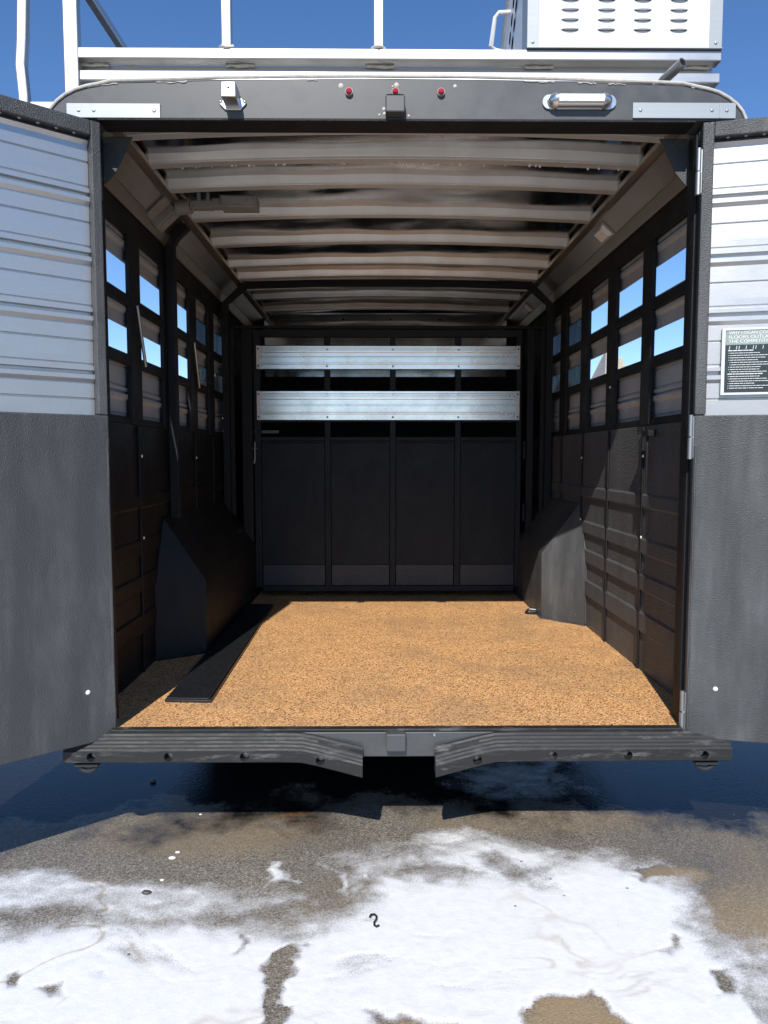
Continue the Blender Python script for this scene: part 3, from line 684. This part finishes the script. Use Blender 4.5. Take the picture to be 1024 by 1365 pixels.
wl_, wr_ = side_wall(-1), side_wall(1)
# props in the left windows
for y0, z0, y1, z1 in ((.60, 2.075, .70, 1.83), (1.12, 2.075, 1.20, 1.80), (1.58, 2.07, 1.68, 1.83)):
    g = MB(); g.tube([(-WX+.020, y0, z0), (-WX+.020, y1, z1)], .0075, 8); g.build('window_prop', M_zinc, wl_)
g = MB(); g.tube([(-WX-.024, 1.86+.030*math.cos(a), 1.925+.030*math.sin(a)) for a in [i*2*math.pi/20 for i in range(21)]], .005, 6)
g.prism([(1.845, 1.905), (1.85, 1.935), (1.86, 1.922), (1.87, 1.938), (1.874, 1.905), (1.867, 1.905), (1.863, 1.918), (1.856, 1.905)], 'x', -WX-.0262, -WX-.022)
g.build('emblem', M_gold, wl_)
# long rods and latch on the right wall
g = MB(); g.tube([(WX-.035, .53, 1.52), (WX-.035, .53, 1.30)], .006, 8); g.box((WX-.045, .50, 1.52), (WX-.010, .56, 1.545)); g.build('window_latch', M_frame, wr_, .002)
# wheel wells
def well(s_, yw, yi, zc, zt, w_):
    xi = s_*.90; x = s_*(WX-.0005); e = 3.3
    A = [(xi, yi, FZ), (x, yw, FZ), (x, e, FZ), (xi, e, FZ)]
    Bm = [(xi, yi+.01, zc), (x, yw+.01, zc), (x, e, zc), (xi, e, zc)]
    top = [(x-s_*.006, yw+.16, zt), (x, yw+.16, zt), (x, e-.12, zt), (x-s_*.006, e-.12, zt)]
    g = MB(); g.loft([A, Bm, top], 0, False)
    for pth in ([(xi-s_*.002, 3.0, FZ+.003), (xi-s_*.002, yi, FZ+.003), (x-s_*.01, yw-.002, FZ+.003)], [(x-s_*.003, yw-.001, FZ+.01), (x-s_*.003, yw+.009, zc)], [(x-s_*.003, yw+.01, zc), (x-s_*.006, yw+.16, zt)]):
        P0 = []
        for (p, q) in zip(pth, pth[1:]): P0 += [Vector(p).lerp(Vector(q), i/9) for i in range(9)]
        g.tube(P0+[Vector(pth[-1])], [random.uniform(.003, .0055) for _ in range(len(P0)+1)], 6)
    for q in (.25, .75): g.dome((xi+(x-xi)*q, yi+(yw-yi)*q+.002, FZ+.05), (s_*(yw-yi), -(abs(x-xi)), 0), .008, .004, 8, 2)
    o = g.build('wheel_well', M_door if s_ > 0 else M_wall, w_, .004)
    return o
well(1, 1.50, 1.70, .87, 1.16, wr_); well(-1, .80, .94, .835, 1.14, wl_)
# divider post left, overhead tube at the gate
g = MB(); g.tube([(-WX+.03, 1.10, 1.13), (-WX+.03, 1.10, 2.46), (-WX+.06, 1.08, 2.50), (-.99, 1.06, 2.545)], .022, 4, 0, True, True); g.build('divider_post', M_frame, wl_, .003)
g = MB(); g.tube([(-1.075, 2.36, FZ+.01), (-1.075, 2.36, 2.44), (-.94, 2.36, 2.562)] , .022, 4, 0, True, True, (0, 1, 0))
g.tube([(-.94, 2.36, 2.562), (-.5, 2.36, 2.575), (0, 2.36, 2.579), (.5, 2.36, 2.575), (.94, 2.36, 2.562)], .021, 4, 0, True, True, (0, 1, 0))
g.tube([(.94, 2.36, 2.562), (1.075, 2.36, 2.44), (1.075, 2.36, FZ+.01)], .022, 4, 0, True, True, (0, 1, 0)); g.build('overhead_frame', M_frame, T, .003)

# stall gate across the back
gate = MB(); GY = 2.40
gate.box((-.90, GY, .545), (-.855, GY+.04, 2.283)); gate.box((.87, GY, .545), (.905, GY+.04, 2.283)); gate.box((-.855, GY, 2.235), (.87, GY+.04, 2.283)); gate.box((-.855, GY, .515), (.87, GY+.04, .553))
for x in (-.405, .035, .475): gate.box((x-.02, GY+.001, .553), (x+.02, GY+.039, 2.235))
xs_ = [-.855, -.425, -.385, .015, .055, .455, .495, .87]
for i in range(0, 8, 2):
    gate.box((xs_[i], GY+.002, 1.545), (xs_[i+1], GY+.038, 1.57)); gate.box((xs_[i], GY+.002, 2.155), (xs_[i+1], GY+.038, 2.180)); gate.box((xs_[i], GY+.002, 2.02), (xs_[i+1], GY+.038, 2.04)); gate.box((xs_[i], GY+.002, 1.84), (xs_[i+1], GY+.038, 1.86)); gate.box((xs_[i], GY+.002, 1.67), (xs_[i+1], GY+.038, 1.69))
gt = gate.build('stall_gate', M_gate, T, .003)
for i in range(0, 8, 2):
    a, b = xs_[i], xs_[i+1]
    g = MB(); g.box((a+.001, GY+.014, .70), (b-.001, GY+.026, 1.5445)); g.build('panel', M_gate, gt, .002)
    g = MB(); g.box((a+.002, GY+.010, .554), (b-.002, GY+.027, .699)); g.build('kick_panel', M_kick, gt, .003)
    g = MB(); g.tube([(a+.02, GY+.012, 1.53), (b-.02, GY+.012, 1.53)], .004, 6); g.build('weld_bead', M_gate, gt)
GS = [(0, 0), (.03, 0), (.033, .005), (.040, .005), (.043, 0), (.075, 0), (.078, -.004), (.083, -.004), (.086, 0), (.110, 0), (.113, .005), (.124, .005), (.127, 0), (.133, 0), (.136, .005), (.142, .005), (.145, 0), (.155, 0)]
for z0, z1 in ((2.021, 2.172), (1.683, 1.873)):
    k = (z1-z0)/.155; g = MB(); fr = GY-.016
    g.prism([(fr-d, z0+h*k) for h, d in GS] + [(fr+.012, z1), (fr+.012, z0)], 'x', -.875, .885); sl = g.build('gate_slat', M_aluslat, gt)
    for x in (-.875, .862):
        g = MB(); g.box((x, fr-.011, z0-.001), (x+.023, fr-.0055, z1+.001))
        for q in (z0+.02, z1-.02): g.dome((x+.0115, fr-.011, q), (0, -1, 0), .006, .003, 8, 2, 1)
        g.build('end_strap', [M_white, M_void], gt, .001)
    sm, _ = MB().dome((0, 0, 0), (0, -1, 0), .007, .005, 8, 2).mesh('screw', M_zinc)
    for x in (-.405, .035, .475):
        for q in (z0+.018, z1-.02): inst('screw', sm, gt, (x, fr-.001, q))
g = MB(); g.tube([(-.915, GY-.02, 1.40), (-.895, GY-.035, 1.395), (-.89, GY-.035, 1.42), (-.89, GY-.035, 1.535)], .007, 8); g.tube([(-.91, GY-.02, 1.49), (-.875, GY-.035, 1.49)], .006, 8); g.build('latch', M_zinc, gt)
for z in (1.42, 1.0): 
    g = MB(); g.tube([(.925, GY-.012, z), (.925, GY-.012, z+.12)], .011, 10); g.build('hinge', M_frame, gt)
# fixed posts either side of the gate
for x0, x1 in ((-1.08, -1.03), (-.98, -.91), (.94, .985), (1.03, 1.08)):
    g = MB(); g.box((x0, GY-.005, FZ+.002), (x1, GY+.05, 2.29)); g.build('gate_post', M_frame, T, .004)
g = MB(); g.box((-1.105, GY, 2.2905), (1.105, GY+.045, 2.31)); g.build('gate_lintel', M_frame, T, .003)
g = MB(); g.tube([(-1.05, GY+.5, 1.62), (-.80, GY+.5, 1.62)], .012, 8); g.build('bright_strip', M_bolt, T)  # added white bar standing in for a bright strip beyond the gate

# ------------------------------------------------------------------ rear doors
def door(s_, hinge, ang, stile):
    M_ = Matrix.Translation(Vector(hinge)) @ Matrix.Rotation(R(ang), 4, 'Z')
    Z0, ZM, Z1, ZT = .45, 1.575, 2.487, 2.536
    u = lambda a: s_*a
    g = MB(M_)
    g.box((u(0), -.048, ZM), (u(stile), 0, ZT)); g.box((u(.955), -.048, ZM), (u(1.0), 0, ZT)); g.box((u(stile), -.048, Z1), (u(.955), 0, ZT))
    o = g.build('rear_door', M_door, T, .004)
    g = MB(M_); g.box((u(0), -.046, Z0), (u(1.0), .002, ZM-.002)); g.build('lower_panel', M_door, o, .004)
    # worn lip along the hinge edge of the lower panel
    random.seed(int(10+s_)); g = MB(M_); g.tube([(u(.006+random.uniform(0, .002)), .003, Z0+.03+i*.09) for i in range(12)], [random.uniform(.0025, .005) for _ in range(12)], 6); g.build('edge_seal', M_door, o)
    z = ZM; k = 0
    while z < Z1 - .001:
        z1 = min(z+.195, Z1); g = MB(M_)
        out = [(-.034+d, z+h) for h, d in SLAT if z+h <= z1]
        if z1-z < .194: out.append((-.034, z1))
        g.prism([(d, h) for d, h in out] + [(-.046, z1), (-.046, z)], 'x', u(stile+.001), u(.954)); g.build('slat', M_aludoor, o)
        z = z1
    for q in ((.095, .63), (.9, .63)):
        g = MB(M_); g.dome((u(q[0]), .002, q[1]), (0, 1, 0), .0085, .005, 12, 3); g.build('bolt', M_bolt, o)
    n = 0
    for q in np.arange(.08, .94, .055):
        g = MB(M_); g.dome((u(q), -.018, Z1), (0, 0, -1), .007, .004, 8, 2); g.build('rivet', M_zinc, o)
    for z in (.54, 1.50, 2.38):
        g = MB(M_)
        hy = -.006 if s_ < 0 else -.055
        g.tube([(u(-.010), hy, z-.075), (u(-.010), hy, z-.002)], .0095, 12); g.tube([(u(-.010), hy, z+.002), (u(-.010), hy, z+.075)], .0085, 12); g.box((u(-.009), hy-.006, z-.07), (u(0), hy+.004, z+.07)); g.build('hinge', M_zinc, o)
    return o, M_
LA, RA = 219.5-360, 166.4
dl, _ = door(1, (-.986, -.06, 0), LA, .032)
dr, MR = door(-1, (1.01, -.08, 0), RA, .036)
dr['label'] = 'right rear door carrying a dark printed plate'; dl['label'] = 'left rear door, swung further towards the viewer'
# printed plate on the right door
U = Vector((-1, 0, 0)); 
def plate_m(a, z): # local frame with +x reading direction across the inner face
    return MR @ Matrix.Translation((-a, -.0165, z)) @ Matrix(((-1, 0, 0, 0), (0, 0, 1, 0), (0, 1, 0, 0), (0, 0, 0, 1)))
g = MB(); P = plate_m(.083, 1.642); W, H = .205, .222
gg = MB(P); gg.box((0, 0, -.014), (W, H, -.004)); gg.box((.011, .008, -.004), (W-.011, .166, -.0025), 1); gg.box((.011, .167, -.004), (W-.011, H-.008, -.0025), 2)
for a, b in (((0, 0, -.004), (.010, H, 0)), ((W-.010, 0, -.004), (W, H, 0)), ((.010, 0, -.004), (W-.010, .007, 0)), ((.010, H-.007, -.004), (W-.010, H, 0))): gg.box(a, b)
g = gg; g.M = Matrix()
for i, (t, wd) in enumerate((('WHY LOGAN COACH', .146), ('FLOORS OUTLAST', .140), ('THE COMPETITION', .146))):
    g.text(t, .0155, P @ Matrix.Translation((.020, .2010-i*.0140, -.0018)), 3, 0, wd)
random.seed(14)
for i in range(6):                                                   # row of small core samples under the heading
    x = .024+i*.026
    for dx in ((0,) if i % 2 == 0 else (-.004, .004)): g.M = P; g.bar((x+dx-.001, .151, -.0018), (x+dx+.001, .163, -.0018), .0016, .0008, 3)
y = .146; g.M = P
for i in range(17):                                                  # lines of print too small to read
    head = i in (0, 10); x = .020 + (0 if head else .007 + (.004 if random.random() < .3 else 0)); end = x + random.uniform(.07, .14)
    if not head: g.box((x-.005, y, -.0021), (x-.003, y+.002, -.0017), 3)
    while x < end:
        l = random.uniform(.004, .017); g.box((x, y, -.0021), (min(x+l, .19), y+(.0028 if head else .0018), -.0017), 3); x += l+.0016
    y -= .0078
g.M = Matrix()
M_plate = plain('plate frame', (.62, .66, .66), .4, 0, .05, 0); M_pdark = plain('plate print dark green', (.022, .036, .036), .35, 0, .1, 0); M_phead = plain('plate heading grey green', (.27, .32, .29), .35, 0, .1, 0); M_pwhite = plain('plate white print', (.75, .75, .74), .5, 0, .04, 0)
g.build('placard', [M_plate, M_pdark, M_phead, M_pwhite], dr)

# ------------------------------------------------------------------ roof rack
K = empty('roof_rack', (0, .5, 2.69)); tag(K, 'welded aluminium hay rack standing on the trailer roof', 'roof rack')
RY = .085; Y2 = 4.8
g = MB(); g.box((-1.13, RY-.02, 2.806), (1.13, RY+.03, 2.842)); g.build('top_rail', M_rack, K, .004)
g = MB(); g.box((-1.115, RY-.012, 2.736), (1.13, RY+.028, 2.770)); g.build('lower_rail', M_rack, K, .004)
g = MB(); g.box((-1.11, RY+.030, 2.72), (1.12, RY+.036, 2.806)); g.build('back_plate', M_rack, K)
for x in (-1.06, -.55, -.06, .50, 1.05):
    random.seed(int(x*100)); g = MB(); g.tube([(x+i*.02-.05, RY+.020, 2.803+random.uniform(-.003, .002)) for i in range(6)], [random.uniform(.004, .008) for _ in range(6)], 6); g.build('weld_bead', M_trim, K)
for s_ in (-1, 1):
    g = MB(); g.box((s_*1.10, RY+.037, 2.735), (s_*1.13, Y2, 2.775)); g.build('side_rail', M_rack, K, .004)
    g = MB(); g.box((s_*1.115-.012, RY+.12, 2.69), (s_*1.115+.012, RY+.37, 2.735)); g.build('foot', M_rack, K)
    g = MB(); g.box((s_*1.115-.012, 3.6, 2.685), (s_*1.115+.012, 3.8, 2.735)); g.build('foot', M_rack, K)
for i, y in enumerate(np.arange(.20, 4.7, .16)):
    g = MB(); g.box((-1.098, y, 2.742), (1.098, y+.09, 2.762)); g.build('deck_slat', M_rack, K, .003)
for x in (-.592, -.064):
    g = MB(); g.box((x-.017, RY-.012, 2.842), (x+.017, RY+.022, 3.26)); g.build('post', M_rack, K, .004)
    random.seed(int(-x*90)); n = 12; g = MB(); g.tube([(x+.024*math.cos(2*math.pi*i/n), RY+.005+.022*math.sin(2*math.pi*i/n)-.004, 2.845+random.uniform(-.003, .004)) for i in range(n+1)], [random.uniform(.004, .009) for _ in range(n+1)], 6); g.build('weld_bead', M_trim, K)
g = MB(); g.box((-1.140, RY-.024, 2.58), (-1.100, RY+.012, 3.26)); g.build('post', M_rack, K, .004)
g = MB(); g.box((-1.165, RY+.013, 2.58), (-1.141, RY+.06, 3.26)); g.build('post', M_rack, K, .004)
g = MB(); g.box((-1.14, RY-.014, 3.2605), (.44, RY+.022, 3.294)); g.build('hand_rail', M_rack, K, .004)
g = MB(); g.bar((-1.085, RY+.03, 3.052), (-1.085, 2.6, 3.10), .030, .030); g.build('side_rail', M_rack, K, .003)
g = MB(); g.box((-1.10, 2.58, 2.78), (-1.07, 2.61, 3.085)); g.build('post', M_rack, K, .003)
g = MB(); g.tube([(-1.275, RY-.05, 1.75), (-1.275, RY-.05, 2.66), (-1.282, RY-.05, 2.76), (-1.275, RY-.05, 2.84), (-1.262, RY-.05, 3.1), (-1.262, RY-.05, 3.3)], .0165, 4, 0, True, True, (0, 1, 0)); lad = g.build('ladder_rail', M_rack, K, .005)
g = MB(); g.box((-1.28, RY-.05, 2.62), (-1.16, RY-.02, 2.645)); g.box((-1.28, RY-.05, 1.80), (-1.16, RY-.02, 1.825)); g.build('ladder_bracket', M_rack, K)

# louvred box standing on the rack
B = empty('louvred_box', (.79, .3, 2.842)); tag(B, 'white louvred sheet metal box with aluminium corners standing on the roof rack', 'vent box')
x0, x1, yf, yb, z0, z1 = .452, 1.122, .062, .83, 2.8435, 3.30
def box_shell():
    g = MB(); sec = [(yf, z0), (yb, z0), (yb-.42, z1), (yf, z1)]
    g.prism(sec, 'x', x0, x1); return g
sh = box_shell().build('box_body', M_white, B, .003)
for x in (.597, .723, .848, .974):
    for z in (2.907, 2.940, 2.973, 3.006, 3.039, 3.072, 3.105, 3.138):
        g = MB(); n = 8; secs = []
        for i in range(n+1):
            t = i/n; k = math.sin(math.pi*t)**.45 if 0 < t < 1 else 0; xx = x-.031+.062*t
            secs.append([(xx, yf-.0005, z+.008*k+.0015), (xx, yf-.0005-.010*k, z-.002*k+.001), (xx, yf-.0005-.0085*k, z-.003*k), (xx, yf-.0005, z-.0035*k)])
        g.loft(secs, 0, True); 
        g.add([(x-.028, yf-.0012, z-.0045), (x+.028, yf-.0012, z-.0045), (x+.028, yf-.0012, z-.0015), (x-.028, yf-.0012, z-.0015)], [(0, 1, 2, 3)], 1)
        g.build('louvre', [M_white, M_void], B)
for xa, xb in ((x0-.003, x0+.036), (x1-.040, x1+.003)):
    g = MB(); g.box((xa, yf-.004, z0+.001), (xb, yf-.0008, z1)); g.build('corner_angle', M_silver, B, .001)
    for z in (2.862, 3.02, 3.18):
        g = MB(); g.dome(((xa+xb)/2, yf-.004, z), (0, -1, 0), .006, .004, 10, 2); g.build('screw', M_zinc, B)
g = MB(); g.box((x0-.003, yf-.0007, z0+.001), (x0-.0005, yf+.09, z1)); g.build('side_angle', M_silver, B)
g = MB()
for k in range(4):
    zz = 3.02+k*.048
    for j in range(2):
        yy = .36+j*.09-(.42/.456)*(zz-3.02)*.8
        g.prism([(yy+.016*math.cos(a)-.4*.02*math.sin(a), zz+.02*math.sin(a)) for a in [i*math.pi/5 for i in range(10)]], 'x', x0-.0015, x0-.0008)
g.build('vent_slot', M_void, B)
g = MB(); g.tube([(x0+.02, .50, 3.055), (x0-.050, .47, 3.052), (x0-.068, .465, 3.065), (x0-.056, .44, 3.160), (x0-.042, .435, 3.175), (x0+.02, .42, 3.17)], .009, 10); g.build('handle', M_white, B)
g = MB(); g.bar((x0-.004, yb+.004, z0+.002), (x0-.004, yb-.416, z1), .012, .03); g.build('edge_tube', M_rack, B, .003)
g = MB(); g.box((x0-.004, yf-.008, z0-.0012), (x1+.005, yf+.05, z0+.0009)); g.build('base_flange', M_zinc, B)

# ------------------------------------------------------------------ loose things
g = MB()
A = [(-.898, .215), (-.715, .205), (-.735, 2.08), (-.896, 2.08)]
g.prism(A, 'z', FZ+.0012, FZ+.012); k = [(-.893, .222), (-.726, .213), (-.744, 2.07), (-.890, 2.07)]
pk = g.build('rubber_strip', M_black, None, .002)
ORG[pk.name] = pk.location.copy()
tag(pk, 'long flat black strip lying on the tan floor by the left wheel well', 'strip')
g = MB(); g.prism(k, 'z', FZ+.0121, FZ+.017); g.build('top_layer', M_black, pk, .0015)
g = MB(); g.tube([(-.724, .24, FZ+.0185), (-.742, 2.05, FZ+.0185)], .0025, 6); g.build('edge_bead', M_black, pk)

g = MB(); pts = [(-.094, -.415), (-.090, -.404), (-.080, -.402), (-.073, -.412), (-.074, -.428), (-.080, -.442), (-.080, -.455), (-.073, -.462), (-.066, -.456)]
g.tube([(x, y, .014) for x, y in pts], .0032, 8); hk = g.build('bent_wire', M_black); tag(hk, 'small black bent wire lying on the white suds', 'wire')
def pebble(c, r, sq=.6, seed=1, m=None, name='pebble'):
    random.seed(seed); bm = bmesh.new(); bmesh.ops.create_icosphere(bm, subdivisions=2, radius=1)
    for v in bm.verts: v.co *= 1+random.uniform(-.16, .16)
    me = bpy.data.meshes.new(name); 
    for v in bm.verts: v.co = Vector((v.co.x*r*1.3, v.co.y*r*.85, v.co.z*r*sq))
    for f in bm.faces: f.smooth = True
    bm.to_mesh(me); bm.free(); me.materials.append(m); o = bpy.data.objects.new(name, me); col.objects.link(o); o.location = (c[0], c[1], c[2]+r*sq*.8); return o
M_peb = plain('dark pebble', (.06, .055, .05), .5, 0, .3, .3, 80); M_foam = plain('foam fleck', (.80, .81, .81), .5, 0, .05, .3, 120)
tag(pebble((-.828, -.272, .004), .011, .6, 3, M_peb), 'dark pebble at the edge of the suds strip on the left', 'pebble')
tag(pebble((-1.06, .57, 0), .011, .6, 5, M_peb), 'dark pebble lying in the blue wet patch left of the bumper', 'pebble')
for i, (x, y, r) in enumerate(((-.803, -.055, .010), (-.795, -.015, .007), (-.78, .27, .005), (-.80, -.19, .006))):
    lab = ['largest white foam fleck on the bare tarmac at left', 'second white foam fleck, just behind the largest', 'white foam fleck nearest the bumper shadow at left', 'white foam fleck nearest the suds strip at left'][i]
    tag(pebble((x, y, 0), r, .5, 30+i, M_foam, 'foam_fleck'), lab, 'foam', 'foam flecks on the tarmac')
